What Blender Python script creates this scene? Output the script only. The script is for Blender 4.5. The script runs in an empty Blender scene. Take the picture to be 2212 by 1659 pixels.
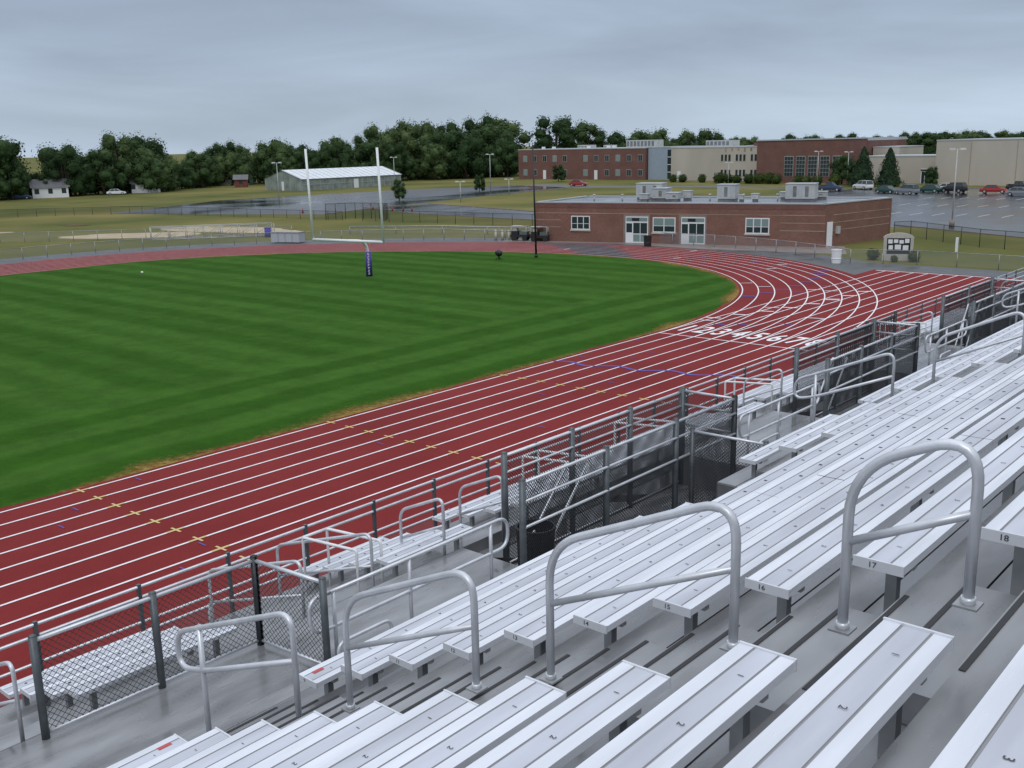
import bpy, math, random
from mathutils import Vector, Matrix, noise
random.seed(7)
R=math.radians
scene=bpy.context.scene
col=scene.collection
# ------------------------------------------------------------------ materials
def newmat(name):
    m=bpy.data.materials.new(name); m.use_nodes=True
    nt=m.node_tree; return m,nt,nt.nodes['Principled BSDF']
def mat(name,c,rough=.6,metal=0.,nscale=None,amt=.25,bump=0.,c2=None,rvar=0.,spec=None,stretch=None,detail=5):
    m,nt,b=newmat(name); N=nt.nodes; L=nt.links
    b.inputs['Roughness'].default_value=rough; b.inputs['Metallic'].default_value=metal
    if spec is not None: b.inputs['Specular IOR Level'].default_value=spec
    b.inputs['Base Color'].default_value=(*c,1)
    if nscale:
        tc=N.new('ShaderNodeTexCoord'); mp=N.new('ShaderNodeMapping'); L.new(tc.outputs['Object'],mp.inputs[0])
        if stretch: mp.inputs['Scale'].default_value=stretch
        no=N.new('ShaderNodeTexNoise'); no.inputs['Scale'].default_value=nscale; no.inputs['Detail'].default_value=detail
        L.new(mp.outputs[0],no.inputs['Vector'])
        r=N.new('ShaderNodeValToRGB'); L.new(no.outputs['Fac'],r.inputs[0])
        r.color_ramp.elements[0].position=.3; r.color_ramp.elements[1].position=.7
        a=tuple(x*(1-amt) for x in c); d=c2 if c2 else tuple(min(1,x*(1+amt)) for x in c)
        r.color_ramp.elements[0].color=(*a,1); r.color_ramp.elements[1].color=(*d,1)
        L.new(r.outputs[0],b.inputs['Base Color'])
        if rvar:
            mr=N.new('ShaderNodeMapRange'); mr.inputs['From Min'].default_value=.35; mr.inputs['From Max'].default_value=.65
            mr.inputs['To Min'].default_value=max(.02,rough-rvar); mr.inputs['To Max'].default_value=rough+rvar
            L.new(no.outputs['Fac'],mr.inputs['Value']); L.new(mr.outputs[0],b.inputs['Roughness'])
        if bump:
            n2=N.new('ShaderNodeTexNoise'); n2.inputs['Scale'].default_value=nscale*6; L.new(tc.outputs['Object'],n2.inputs['Vector'])
            bp=N.new('ShaderNodeBump'); bp.inputs['Strength'].default_value=bump; L.new(n2.outputs['Fac'],bp.inputs['Height'])
            L.new(bp.outputs[0],b.inputs['Normal'])
    return m
M={}
M['alu']=mat('aluminium_seat',(.74,.765,.82),.36,.2,2.2,.10,rvar=.14,stretch=(3,.35,3),detail=8)
M['alur']=mat('aluminium_ribbed',(.55,.57,.63),.5,.25,2.2,.15,rvar=.12,stretch=(3,.35,3),detail=8)
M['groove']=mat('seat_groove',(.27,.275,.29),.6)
M['aluc']=mat('aluminium_endcap',(.72,.74,.78),.4,.3)
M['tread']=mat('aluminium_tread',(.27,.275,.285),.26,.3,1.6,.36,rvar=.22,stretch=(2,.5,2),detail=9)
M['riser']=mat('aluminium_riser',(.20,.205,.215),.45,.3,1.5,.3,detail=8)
M['frame']=mat('galvanised_frame',(.36,.37,.38),.5,.5,4,.2)
M['pipe']=mat('aluminium_pipe',(.62,.64,.68),.38,.4,5,.14)
M['post']=mat('dark_steel_post',(.10,.115,.125),.45,.3,6,.25)
M['mesh']=mat('black_mesh_wire',(.022,.025,.03),.5,.2)
M['black']=mat('black_paint',(.015,.016,.018),.45)
M['ink']=mat('number_ink',(.05,.05,.06),.5)
M['nosing']=mat('black_nosing',(.025,.025,.028),.6)
M['white']=mat('white_paint',(.78,.79,.8),.45,nscale=9,amt=.06)
M['red']=mat('red_paint',(.5,.08,.08),.5)
M['purple']=mat('purple_vinyl',(.06,.035,.25),.45,nscale=3,amt=.2)
M['line']=mat('track_line_white',(.80,.80,.81),.6,nscale=3,amt=.1,spec=.2)
M['yel']=mat('track_mark_yellow',(.6,.47,.22),.6,spec=.2)
M['blue']=mat('track_mark_blue',(.10,.09,.36),.6,spec=.2)
def trackmat():
    m,nt,b=newmat('track_red_rubber');N=nt.nodes;L=nt.links
    tc=N.new('ShaderNodeTexCoord')
    a=N.new('ShaderNodeTexNoise');a.inputs['Scale'].default_value=.22;a.inputs['Detail'].default_value=9;a.inputs['Roughness'].default_value=.65;L.new(tc.outputs['Object'],a.inputs['Vector'])
    c=N.new('ShaderNodeTexNoise');c.inputs['Scale'].default_value=18;c.inputs['Detail'].default_value=3;L.new(tc.outputs['Object'],c.inputs['Vector'])
    r=N.new('ShaderNodeValToRGB');r.color_ramp.elements[0].position=.3;r.color_ramp.elements[1].position=.72
    r.color_ramp.elements[0].color=(.165,.0175,.0175,1);r.color_ramp.elements[1].color=(.225,.028,.027,1);L.new(a.outputs[0],r.inputs[0])
    k=N.new('ShaderNodeMapRange');k.inputs['To Min'].default_value=.82;k.inputs['To Max'].default_value=1.18;L.new(c.outputs[0],k.inputs['Value'])
    mx=N.new('ShaderNodeMix');mx.data_type='RGBA';mx.blend_type='MULTIPLY';mx.inputs['Factor'].default_value=1;L.new(r.outputs[0],mx.inputs['A']);L.new(k.outputs[0],mx.inputs['B']);L.new(mx.outputs['Result'],b.inputs['Base Color'])
    b.inputs['Roughness'].default_value=.75;b.inputs['Specular IOR Level'].default_value=.1
    return m
M['track']=trackmat()
M['trackd']=mat('track_dark_exchange',(.05,.038,.045),.75,0,.6,.3,spec=.15)
M['asph']=mat('asphalt_dry',(.085,.09,.095),.5,0,.5,.3,rvar=.2,detail=9)
M['wet']=mat('wet_asphalt',(.05,.055,.062),.24,0,.06,.35,rvar=.18,detail=9,stretch=(1,.35,1))
M['conc']=mat('concrete_pavement',(.24,.20,.185),.55,0,.8,.15)
M['sand']=mat('sand',(.46,.37,.24),.9,0,.5,.2,detail=9)
M['fgrass']=mat('rough_grass',(.105,.135,.032),.95,0,.05,.35,c2=(.20,.175,.06),detail=12,spec=.1)
M['beige']=mat('beige_block',(.46,.42,.36),.8,0,.15,.12,stretch=(1,1,.3))
M['stain']=mat('stained_block',(.33,.26,.2),.8,0,.4,.3)
M['bluewall']=mat('blue_grey_panel',(.30,.36,.43),.5,0,1,.05)
M['glass']=mat('window_glass',(.03,.045,.05),.12,0)
M['glass2']=mat('window_blind',(.20,.28,.27),.3,0)
M['winfr']=mat('window_frame',(.42,.42,.40),.5,0)
M['roofw']=mat('roof_membrane',(.16,.175,.195),.25,0,.3,.4,rvar=.18)
M['roofe']=mat('roof_coping',(.42,.45,.47),.5)
M['metal']=mat('hvac_metal',(.48,.49,.48),.5,.2,1,.15)
M['bark']=mat('bark',(.07,.05,.035),.9)
M['gh']=mat('greenhouse_panel',(.24,.28,.26),.35,0,.6,.3)
M['ghroof']=mat('greenhouse_roof',(.66,.70,.74),.4,0,.5,.08)
M['roofs']=mat('house_shingle',(.14,.14,.15),.8,0,2,.2)
M['brownr']=mat('red_barn',(.16,.045,.035),.7,0,2,.2)
M['tyre']=mat('tyre_rubber',(.02,.02,.02),.8)
M['stone']=mat('sign_stone',(.46,.44,.40),.7,0,4,.1)
M['chrome']=mat('cart_green',(.08,.13,.11),.5)
def brickmat(name,c,c2,sc=1.0):
    m,nt,b=newmat(name);N=nt.nodes;L=nt.links
    tc=N.new('ShaderNodeTexCoord');sp=N.new('ShaderNodeSeparateXYZ');L.new(tc.outputs['Object'],sp.inputs[0])
    a=N.new('ShaderNodeMath');a.operation='ADD';L.new(sp.outputs[0],a.inputs[0]);L.new(sp.outputs[1],a.inputs[1])
    cb=N.new('ShaderNodeCombineXYZ');L.new(a.outputs[0],cb.inputs[0]);L.new(sp.outputs[2],cb.inputs[1])
    br=N.new('ShaderNodeTexBrick');br.inputs['Scale'].default_value=sc*2.2;L.new(cb.outputs[0],br.inputs['Vector'])
    br.inputs['Color1'].default_value=(*c,1);br.inputs['Color2'].default_value=(*c2,1);br.inputs['Mortar'].default_value=(.24,.18,.15,1)
    br.inputs['Mortar Size'].default_value=.014
    no=N.new('ShaderNodeTexNoise');no.inputs['Scale'].default_value=.5;no.inputs['Detail'].default_value=8;L.new(tc.outputs['Object'],no.inputs['Vector'])
    mr=N.new('ShaderNodeMapRange');mr.inputs['To Min'].default_value=.7;mr.inputs['To Max'].default_value=1.3;L.new(no.outputs[0],mr.inputs['Value'])
    mx=N.new('ShaderNodeMix');mx.data_type='RGBA';mx.blend_type='MULTIPLY';mx.inputs['Factor'].default_value=1
    L.new(br.outputs['Color'],mx.inputs['A']);L.new(mr.outputs[0],mx.inputs['B']);L.new(mx.outputs['Result'],b.inputs['Base Color'])
    b.inputs['Roughness'].default_value=.85;b.inputs['Specular IOR Level'].default_value=.2
    return m
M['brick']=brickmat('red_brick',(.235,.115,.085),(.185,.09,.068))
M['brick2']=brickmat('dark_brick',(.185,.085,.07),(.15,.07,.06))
def leafmat(name,dark,light):
    m,nt,b=newmat(name);N=nt.nodes;L=nt.links
    tc=N.new('ShaderNodeTexCoord');oi=N.new('ShaderNodeObjectInfo')
    ad=N.new('ShaderNodeVectorMath');ad.operation='ADD';L.new(tc.outputs['Object'],ad.inputs[0]);L.new(oi.outputs['Random'],ad.inputs[1])
    no=N.new('ShaderNodeTexNoise');no.inputs['Scale'].default_value=.6;no.inputs['Detail'].default_value=7;L.new(ad.outputs[0],no.inputs['Vector'])
    r=N.new('ShaderNodeValToRGB');r.color_ramp.elements[0].position=.36;r.color_ramp.elements[1].position=.66
    r.color_ramp.elements[0].color=(*dark,1);r.color_ramp.elements[1].color=(*light,1);L.new(no.outputs[0],r.inputs[0])
    hs=N.new('ShaderNodeHueSaturation')
    mr=N.new('ShaderNodeMapRange');mr.inputs['To Min'].default_value=.7;mr.inputs['To Max'].default_value=1.5;L.new(oi.outputs['Random'],mr.inputs['Value'])
    mh=N.new('ShaderNodeMapRange');mh.inputs['To Min'].default_value=.52;mh.inputs['To Max'].default_value=.475;L.new(oi.outputs['Random'],mh.inputs['Value']);L.new(mh.outputs[0],hs.inputs['Hue'])
    L.new(mr.outputs[0],hs.inputs['Value']);L.new(r.outputs[0],hs.inputs['Color']);L.new(hs.outputs[0],b.inputs['Base Color'])
    b.inputs['Roughness'].default_value=.8;b.inputs['Specular IOR Level'].default_value=.12
    return m
M['leaf']=leafmat('tree_foliage',(.024,.048,.018),(.06,.10,.036))
M['pine']=leafmat('conifer_foliage',(.016,.034,.018),(.04,.07,.032))
M['hedge']=leafmat('shrub_foliage',(.028,.05,.012),(.075,.11,.03))
def turf():
    m,nt,b=newmat('mown_turf');N=nt.nodes;L=nt.links
    tc=N.new('ShaderNodeTexCoord');sp=N.new('ShaderNodeSeparateXYZ')
    n0=N.new('ShaderNodeTexNoise');n0.inputs['Scale'].default_value=.12;L.new(tc.outputs['Object'],n0.inputs['Vector'])
    sc=N.new('ShaderNodeVectorMath');sc.operation='SCALE';sc.inputs['Scale'].default_value=.9;L.new(n0.outputs['Color'],sc.inputs[0])
    ad=N.new('ShaderNodeVectorMath');ad.operation='ADD';L.new(tc.outputs['Object'],ad.inputs[0]);L.new(sc.outputs[0],ad.inputs[1])
    L.new(ad.outputs[0],sp.inputs[0])
    def stripes(sock,per):
        a=N.new('ShaderNodeMath');a.operation='MULTIPLY';a.inputs[1].default_value=2*math.pi/per;L.new(sock,a.inputs[0])
        s=N.new('ShaderNodeMath');s.operation='SINE';L.new(a.outputs[0],s.inputs[0])
        k=N.new('ShaderNodeMapRange');k.inputs['From Min'].default_value=-.45;k.inputs['From Max'].default_value=.45;L.new(s.outputs[0],k.inputs['Value'])
        return k.outputs[0]
    sy=stripes(sp.outputs[1],3.1);sy2=stripes(sp.outputs[1],9.3);sx=stripes(sp.outputs[0],3.4)
    near=N.new('ShaderNodeMapRange');near.inputs['From Min'].default_value=-41;near.inputs['From Max'].default_value=-40;L.new(sp.outputs[0],near.inputs['Value'])
    avg=N.new('ShaderNodeMath');avg.operation='ADD';L.new(sy,avg.inputs[0]);L.new(sy2,avg.inputs[1])
    hf=N.new('ShaderNodeMath');hf.operation='MULTIPLY';hf.inputs[1].default_value=.5;L.new(avg.outputs[0],hf.inputs[0])
    mx=N.new('ShaderNodeMix');mx.data_type='FLOAT';L.new(near.outputs[0],mx.inputs[0]);L.new(hf.outputs[0],mx.inputs[2]);L.new(sx,mx.inputs[3])
    n1=N.new('ShaderNodeTexNoise');n1.inputs['Scale'].default_value=.5;n1.inputs['Detail'].default_value=12;n1.inputs['Roughness'].default_value=.8;L.new(tc.outputs['Object'],n1.inputs['Vector'])
    c=N.new('ShaderNodeMix');c.data_type='RGBA';L.new(mx.outputs[0],c.inputs['Factor'])
    c.inputs['A'].default_value=(.028,.085,.0075,1);c.inputs['B'].default_value=(.044,.112,.015,1)
    mr=N.new('ShaderNodeMapRange');mr.inputs['From Min'].default_value=.25;mr.inputs['From Max'].default_value=.75;mr.inputs['To Min'].default_value=.62;mr.inputs['To Max'].default_value=1.38;L.new(n1.outputs[0],mr.inputs['Value'])
    m2=N.new('ShaderNodeMix');m2.data_type='RGBA';m2.blend_type='MULTIPLY';m2.inputs['Factor'].default_value=1
    L.new(c.outputs['Result'],m2.inputs['A']);L.new(mr.outputs[0],m2.inputs['B'])
    L.new(m2.outputs['Result'],b.inputs['Base Color'])
    n3=N.new('ShaderNodeTexNoise');n3.inputs['Scale'].default_value=14;n3.inputs['Detail'].default_value=4;L.new(tc.outputs['Object'],n3.inputs['Vector'])
    bp=N.new('ShaderNodeBump');bp.inputs['Strength'].default_value=.5;bp.inputs['Distance'].default_value=.05;L.new(n3.outputs[0],bp.inputs['Height']);L.new(bp.outputs[0],b.inputs['Normal'])
    b.inputs['Roughness'].default_value=.95;b.inputs['Specular IOR Level'].default_value=.05
    return m
M['turf']=turf()
def fringe():
    m,nt,b=newmat('dry_turf_fringe');N=nt.nodes;L=nt.links
    tc=N.new('ShaderNodeTexCoord');at=N.new('ShaderNodeAttribute');at.attribute_name='edge'
    lo=N.new('ShaderNodeTexNoise');lo.inputs['Scale'].default_value=.13;lo.inputs['Detail'].default_value=4;L.new(tc.outputs['Object'],lo.inputs['Vector'])
    hi=N.new('ShaderNodeTexNoise');hi.inputs['Scale'].default_value=3.2;hi.inputs['Detail'].default_value=8;hi.inputs['Roughness'].default_value=.8;L.new(tc.outputs['Object'],hi.inputs['Vector'])
    def mad(s,k,add):
        q=N.new('ShaderNodeMath');q.operation='MULTIPLY_ADD';L.new(s,q.inputs[0]);q.inputs[1].default_value=k
        if isinstance(add,float):q.inputs[2].default_value=add
        else:L.new(add,q.inputs[2])
        return q.outputs[0]
    v=mad(at.outputs['Fac'],.66,-1.52);v=mad(lo.outputs[0],1.3,v);v=mad(hi.outputs[0],.8,v)
    k=N.new('ShaderNodeMath');k.operation='MULTIPLY';k.use_clamp=True;k.inputs[1].default_value=3.0;L.new(v,k.inputs[0])
    L.new(k.outputs[0],b.inputs['Alpha'])
    r=N.new('ShaderNodeValToRGB');r.color_ramp.elements[0].position=.35;r.color_ramp.elements[1].position=.65
    r.color_ramp.elements[0].color=(.26,.11,.03,1);r.color_ramp.elements[1].color=(.27,.22,.07,1);L.new(hi.outputs[0],r.inputs[0]);L.new(r.outputs[0],b.inputs['Base Color'])
    b.inputs['Roughness'].default_value=.95;b.inputs['Specular IOR Level'].default_value=.05
    return m
M['fringe']=fringe()
def veil(name,c,a):
    m,nt,b=newmat(name);b.inputs['Base Color'].default_value=(*c,1);b.inputs['Alpha'].default_value=a;b.inputs['Roughness'].default_value=.7
    return m
M['veilg']=veil('fine_grey_mesh',(.32,.33,.34),.2)
M['veilb']=veil('fine_black_mesh',(.03,.035,.035),.22)
# ------------------------------------------------------------------ mesh builder
class B:
    def __init__(s,name,mats):
        s.n=name;s.v=[];s.f=[];s.m=[];s.sm=[];s.mats=list(mats)
    def mi(s,k):
        if k not in s.mats:s.mats.append(k)
        return s.mats.index(k)
    def face(s,pts,m,sm=False):
        i=len(s.v);s.v+= [tuple(p) for p in pts];s.f.append(tuple(range(i,i+len(pts))));s.m.append(s.mi(m));s.sm.append(sm)
    def hexa(s,c,m):
        i=len(s.v);s.v+=[tuple(p) for p in c];k=s.mi(m)
        for q in ((3,2,1,0),(4,5,6,7),(0,1,5,4),(1,2,6,5),(2,3,7,6),(3,0,4,7)):
            s.f.append(tuple(i+a for a in q));s.m.append(k);s.sm.append(False)
    def box(s,x0,x1,y0,y1,z0,z1,m):
        s.hexa([(x0,y0,z0),(x1,y0,z0),(x1,y1,z0),(x0,y1,z0),(x0,y0,z1),(x1,y0,z1),(x1,y1,z1),(x0,y1,z1)],m)
    def wall(s,P,Q,t0,t1,d0,d1,z0,z1,m):
        P=Vector(P);Q=Vector(Q);u=(Q-P).normalized();n=Vector((-u.y,u.x))
        c=[]
        for z in (z0,z1):
            for (t,d) in ((t0,d0),(t1,d0),(t1,d1),(t0,d1)):
                p=P+u*t+n*d;c.append((p.x,p.y,z))
        s.hexa(c,m)
    def tube(s,pts,r,m,n=8,closed=False,r1=None):
        pts=[Vector(p) for p in pts];rings=[];k=s.mi(m);N=len(pts)
        up=None
        for i,p in enumerate(pts):
            if closed: t=(pts[(i+1)%N]-pts[i-1]).normalized()
            else:
                a=pts[max(0,i-1)];b=pts[min(N-1,i+1)];t=(b-a).normalized()
            if up is None:
                up=Vector((0,0,1)) if abs(t.z)<.9 else Vector((1,0,0))
            sx=t.cross(up).normalized();up=sx.cross(t).normalized()
            rr=r if r1 is None else r+(r1-r)*i/(N-1)
            base=len(s.v)
            for j in range(n):
                a=2*math.pi*j/n;q=p+sx*math.cos(a)*rr+up*math.sin(a)*rr;s.v.append(tuple(q))
            rings.append(base)
        rng=range(N if closed else N-1)
        for i in rng:
            a=rings[i];b=rings[(i+1)%N]
            for j in range(n):
                s.f.append((a+j,a+(j+1)%n,b+(j+1)%n,b+j));s.m.append(k);s.sm.append(n>4)
        if not closed:
            s.f.append(tuple(rings[0]+j for j in range(n))[::-1]);s.m.append(k);s.sm.append(False)
            s.f.append(tuple(rings[-1]+j for j in range(n)));s.m.append(k);s.sm.append(False)
    def ico(s,c,r,m,sub=1,jit=0,sc=(1,1,1)):
        vs,fs=ICO[sub];i=len(s.v);k=s.mi(m)
        for v in vs:
            q=Vector(v);f=r*(1+jit*(noise.noise(q*1.7+Vector(c))))
            s.v.append((c[0]+q.x*f*sc[0],c[1]+q.y*f*sc[1],c[2]+q.z*f*sc[2]))
        for f in fs:s.f.append(tuple(i+a for a in f));s.m.append(k);s.sm.append(True)
    def obj(s,parent=None,loc=None,rot=None):
        me=bpy.data.meshes.new(s.n);me.from_pydata(s.v,[],s.f)
        for k in s.mats:me.materials.append(M[k])
        me.polygons.foreach_set('material_index',s.m);me.polygons.foreach_set('use_smooth',s.sm);me.update()
        o=bpy.data.objects.new(s.n,me);col.objects.link(o)
        if parent:o.parent=parent
        if loc:o.location=loc
        if rot is not None:o.rotation_euler=(0,0,rot)
        return o
import bmesh
ICO={}
for sub in (1,2,3):
    bm=bmesh.new();bmesh.ops.create_icosphere(bm,subdivisions=sub,radius=1)
    bm.verts.ensure_lookup_table();ICO[sub]=([tuple(v.co) for v in bm.verts],[tuple(v.index for v in f.verts) for f in bm.faces]);bm.free()
def empty(name):
    e=bpy.data.objects.new(name,None);col.objects.link(e);e.empty_display_size=.5;return e
def fillet(P,r,seg=6):
    P=[Vector(p) for p in P];out=[P[0]]
    for i in range(1,len(P)-1):
        a,b,c=P[i-1],P[i],P[i+1];d1=(a-b);d2=(c-b);rr=min(r,d1.length*.49,d2.length*.49)
        p0=b+d1.normalized()*rr;p1=b+d2.normalized()*rr
        for k in range(seg+1):
            t=k/seg;out.append(p0*(1-t)**2+b*2*t*(1-t)+p1*t*t)
    out.append(P[-1]);return out
_g={}
def glyph(t,off=0.):
    if (t,off) not in _g:
        c=bpy.data.curves.new('g','FONT');c.body=t;c.align_x='CENTER';c.align_y='CENTER';c.size=1;c.resolution_u=3;c.offset=off
        o=bpy.data.objects.new('g',c);col.objects.link(o);bpy.context.view_layer.update()
        me=bpy.data.meshes.new_from_object(o.evaluated_get(bpy.context.evaluated_depsgraph_get()))
        _g[(t,off)]=([tuple(v.co) for v in me.vertices],[tuple(p.vertices) for p in me.polygons])
        bpy.data.objects.remove(o);bpy.data.curves.remove(c);bpy.data.meshes.remove(me)
    return _g[(t,off)]
def put(b,t,org,ux,uy,m,off=0.):
    vs,fs=glyph(t,off);i=len(b.v);k=b.mi(m);org=Vector(org);ux=Vector(ux);uy=Vector(uy)
    for v in vs:b.v.append(tuple(org+ux*v[0]+uy*v[1]))
    for f in fs:b.f.append(tuple(i+a for a in f));b.m.append(k);b.sm.append(False)
# ------------------------------------------------------------------ ground & track
g=B('ground',['fgrass']);S=3000
g.face([(-S,-S,0),(S,-S,0),(S,S,0),(-S,S,0)],'fgrass');g.obj()
CX,CS,R0=-61.9,46.5,30.8
def rin(t): return R0+2.8*math.sin(2*t)*math.sin(t)
def path(off,s0=-80,n=96):
    P=[(CX+R0+off,s0)]
    for k in range(1,30): P.append((CX+R0+off,s0+(CS-s0)*k/30))
    for k in range(n+1):
        t=math.pi*k/n;rr=rin(t)+off;P.append((CX+rr*math.cos(t),CS+rr*math.sin(t)))
    for k in range(1,31): P.append((CX-R0-off,CS+(s0-CS)*k/30))
    return P
def ribbon(b,o0,o1,z,m):
    A=path(o0);C=path(o1)
    for i in range(len(A)-1):
        b.face([(*A[i],z),(*C[i],z),(*C[i+1],z),(*A[i+1],z)],m)
def arcseg(b,o0,o1,t0,t1,z,m,n=6):
    for k in range(n):
        a=t0+(t1-t0)*k/n;c=t0+(t1-t0)*(k+1)/n
        q=[]
        for (t,o) in ((a,o0),(a,o1),(c,o1),(c,o0)):
            rr=rin(t)+o;q.append((CX+rr*math.cos(t),CS+rr*math.sin(t),z))
        b.face(q,m)
b=B('asphalt_path',['asph']);ribbon(b,9,15,.004,'asph')
b.face([(-24,-80,.0045),(-12,-80,.0045),(-12,80.9,.0045),(-24,80.9,.0045)],'asph')
b.face([(-40,81,.005),(-10,81,.005),(-10,84.6,.005),(-40,85.5,.005)],'asph');b.obj()
b=B('running_track',['track']);ribbon(b,-.3,10.1,.009,'track')
b.face([(-31.6,-80,.013),(-19.2,-80,.013),(-19.2,80.9,.013),(-31.6,80.9,.013)],'track');b.obj()
b=B('infield_grass',['turf']);P=path(0)
mid=(CX,CS)
for i in range(len(P)-1):
    a=P[i];c=P[i+1]
    if a[1]<CS-.01 or c[1]<CS-.01: continue
    b.face([(*mid,.02),(*a,.02),(*c,.02)],'turf')
b.face([(CX-R0,-80,.02),(CX+R0,-80,.02),(CX+R0,CS,.02),(CX-R0,CS,.02)],'turf')
for i in range(len(P)-1):
    a=Vector(P[i]);c=Vector(P[i+1]);n=max(1,int((c-a).length/.3))
    d=(c-a).normalized();o=Vector((d.y,-d.x))
    pa=None
    for k in range(n+1):
        p=a+(c-a)*k/n
        w=.16+.28*noise.noise(Vector((p.x*.5,p.y*.5,0)))+.12*noise.noise(Vector((p.x*3,p.y*3,3)))
        q=p+o*max(.02,w)
        if pa: b.face([(*pa[0],.02),(*pa[1],.02),(*q,.02),(*p,.02)],'turf')
        pa=(p,q)
b.obj()
b=B('worn_grass_edge',['fringe']);ribbon(b,-1.5,.36,.0225,'fringe');o=b.obj()
at=o.data.attributes.new('edge','FLOAT','POINT');at.data.foreach_set('value',[(0,1,1,0)[i%4] for i in range(len(o.data.vertices))])
b=B('lane_markings',['line','yel','blue'])
OFF=.55;LW=1.1
for k in range(9):
    o=OFF+LW*k; ribbon(b,o,o+.08,.024,'line')
    x=CX+R0+o; b.box(x,x+.08,CS,80.5,.0235,.0237,'line')
b.box(-31.3,-21.5,80.3,80.5,.0245,.0247,'line')
for k in range(8):
    x=CX+R0+OFF+LW*(k+.5)
    put(b,str(k+1),(x,49.7,.0255),(1.35,0,0),(0,2.7,0),'line',.022)
b.box(CX+R0+OFF,CX+R0+OFF+8.8,47.6,47.7,.025,.0252,'line')
for sy in (14.2,24.3,34.5):
    for k in range(9):
        x=CX+R0+OFF+LW*k+.04
        b.box(x-.24,x+.24,sy,sy+.07,.0262,.0264,'yel');b.box(x-.05,x+.05,sy-.25,sy+.3,.0266,.0268,'yel')
pp=[]
for k in range(25):
    x=CX+R0+OFF+LW*8*k/24;pp.append((x,38.2+2.0*((k/24)**1.2)+.25*math.sin(k*.9)))
for i in range(24):
    a,c=pp[i],pp[i+1];b.face([(a[0],a[1],.0272),(c[0],c[1],.0272),(c[0],c[1]+.2,.0272),(a[0],a[1]+.2,.0272)],'blue')
random.seed(5)
for k in range(16):
    x=CX+R0+OFF+LW*random.randrange(8)+.3;s_=random.uniform(8,46);b.box(x,x+.35,s_,s_+.05,.028,.0282,'blue')
for k in range(30):
    t=random.uniform(.1,1.7);o=OFF+LW*random.randrange(8)+.1;arcseg(b,o,o+.9,t,t+.004,.0285,random.choice(['blue','line','blue']),1)
for k in range(8):
    o=OFF+LW*k+.1
    arcseg(b,o,o+.9,.22+.05*k,.226+.05*k,.029,'line',1)
    arcseg(b,o,o+.9,.5+.05*k,.506+.05*k,.029,'blue',1)
b.obj()
b=B('relay_exchange_zone',['trackd'])
for k in range(8):
    o=OFF+LW*k+.1;arcseg(b,o,o+.9,1.32+.035*k,1.5+.035*k,.0212,'trackd',8)
b.obj()
def poly(name,pts,z,m):
    b=B(name,[m]);b.face([(x,y,z) for x,y in pts],m);return b.obj()
poly('concrete_pavement',[(-75,88),(-41,97),(-38,90.5),(-52,88.2),(-62,88.6),(-75,84.5)],.0075,'conc')
poly('wet_parking_lot',[(-171,90),(-190,126),(-186,175),(-172,206),(-150,198),(-145,160),(-137,128),(-131,106),(-150,98)],.006,'wet')
poly('access_road',[(-139,121),(-118,113),(-92,110.5),(-70,112),(-40,122),(-42,134),(-75,124),(-104,125),(-136,134)],.010,'wet')
poly('school_drive',[(-172,203),(-150,196),(-120,205),(-90,203),(-90,209),(-122,212),(-150,204),(-170,212)],.008,'asph')
poly('parking_lot',[(-46,123),(-29,113),(20,100),(90,100),(90,222),(-58,219),(-86,205),(-88,190),(-66,150)],.013,'wet')
b=B('kerb',['conc'])
for pts in ([(-139,121),(-118,113),(-92,110.5),(-70,112),(-46,121.8)],[(-46,123),(-29,113),(20,100),(90,100)],[(-58,219),(-86,205),(-88,190),(-66,150),(-48,124.5)],[(-131,106),(-137,128)],[(-145,160),(-150,196)],[(-136,134),(-104,125),(-75,124)]):
    for i in range(len(pts)-1):
        ln=(Vector(pts[i+1])-Vector(pts[i])).length;b.wall(pts[i],pts[i+1],0,ln,-.08,.08,0,.13,'conc')
b.obj()
b=B('parking_lines',['line'])
for r_ in range(4):
    for k in range(26):
        x=-62+k*2.9;y=140+r_*19
        if x<-60+(y-140)*-.2: continue
        b.box(x,x+.1,y,y+5,.0165,.0168,'line')
b.obj()
b=B('sand_pit',['sand'])
def blob(b,cx,cy,rx,ry,rot,z,m,seed):
    pts=[]
    for k in range(60):
        t=2*math.pi*k/60;w=1+.25*noise.noise(Vector((math.cos(t)*1.6,math.sin(t)*1.6,seed)))+.1*noise.noise(Vector((math.cos(t)*7,math.sin(t)*7,seed)))
        x=rx*w*math.cos(t);y=ry*w*math.sin(t);pts.append((cx+x*math.cos(rot)-y*math.sin(rot),cy+x*math.sin(rot)+y*math.cos(rot),z))
    b.face(pts,m)
blob(b,-122.5,68,9,4.2,R(42),.005,'sand',1);blob(b,-120,79.5,11.5,4.5,R(12),.0065,'sand',4);blob(b,-146,60,3.5,1.5,R(40),.006,'sand',8)
b.obj()
# ------------------------------------------------------------------ bleachers
bl=empty('bleachers')
def rowx(k): return -1.19-.61*(18-k)
def rowz(k): return 8.58-.296*(18-k)
def seat(b,xc,z,s0,s1):
    w=.128
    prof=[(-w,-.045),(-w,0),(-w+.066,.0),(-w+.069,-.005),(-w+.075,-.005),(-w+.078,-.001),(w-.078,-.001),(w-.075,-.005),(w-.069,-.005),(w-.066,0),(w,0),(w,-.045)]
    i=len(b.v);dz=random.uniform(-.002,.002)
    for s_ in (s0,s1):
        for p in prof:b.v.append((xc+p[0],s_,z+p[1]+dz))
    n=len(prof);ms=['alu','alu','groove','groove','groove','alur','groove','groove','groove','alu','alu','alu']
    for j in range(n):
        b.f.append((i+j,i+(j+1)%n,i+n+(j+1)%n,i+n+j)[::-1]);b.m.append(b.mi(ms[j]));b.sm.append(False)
secs=[(-9,3.68),(4.9,15.85),(17.05,28.0),(29.2,40.2),(41.4,52.4),(53.6,64)]
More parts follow.
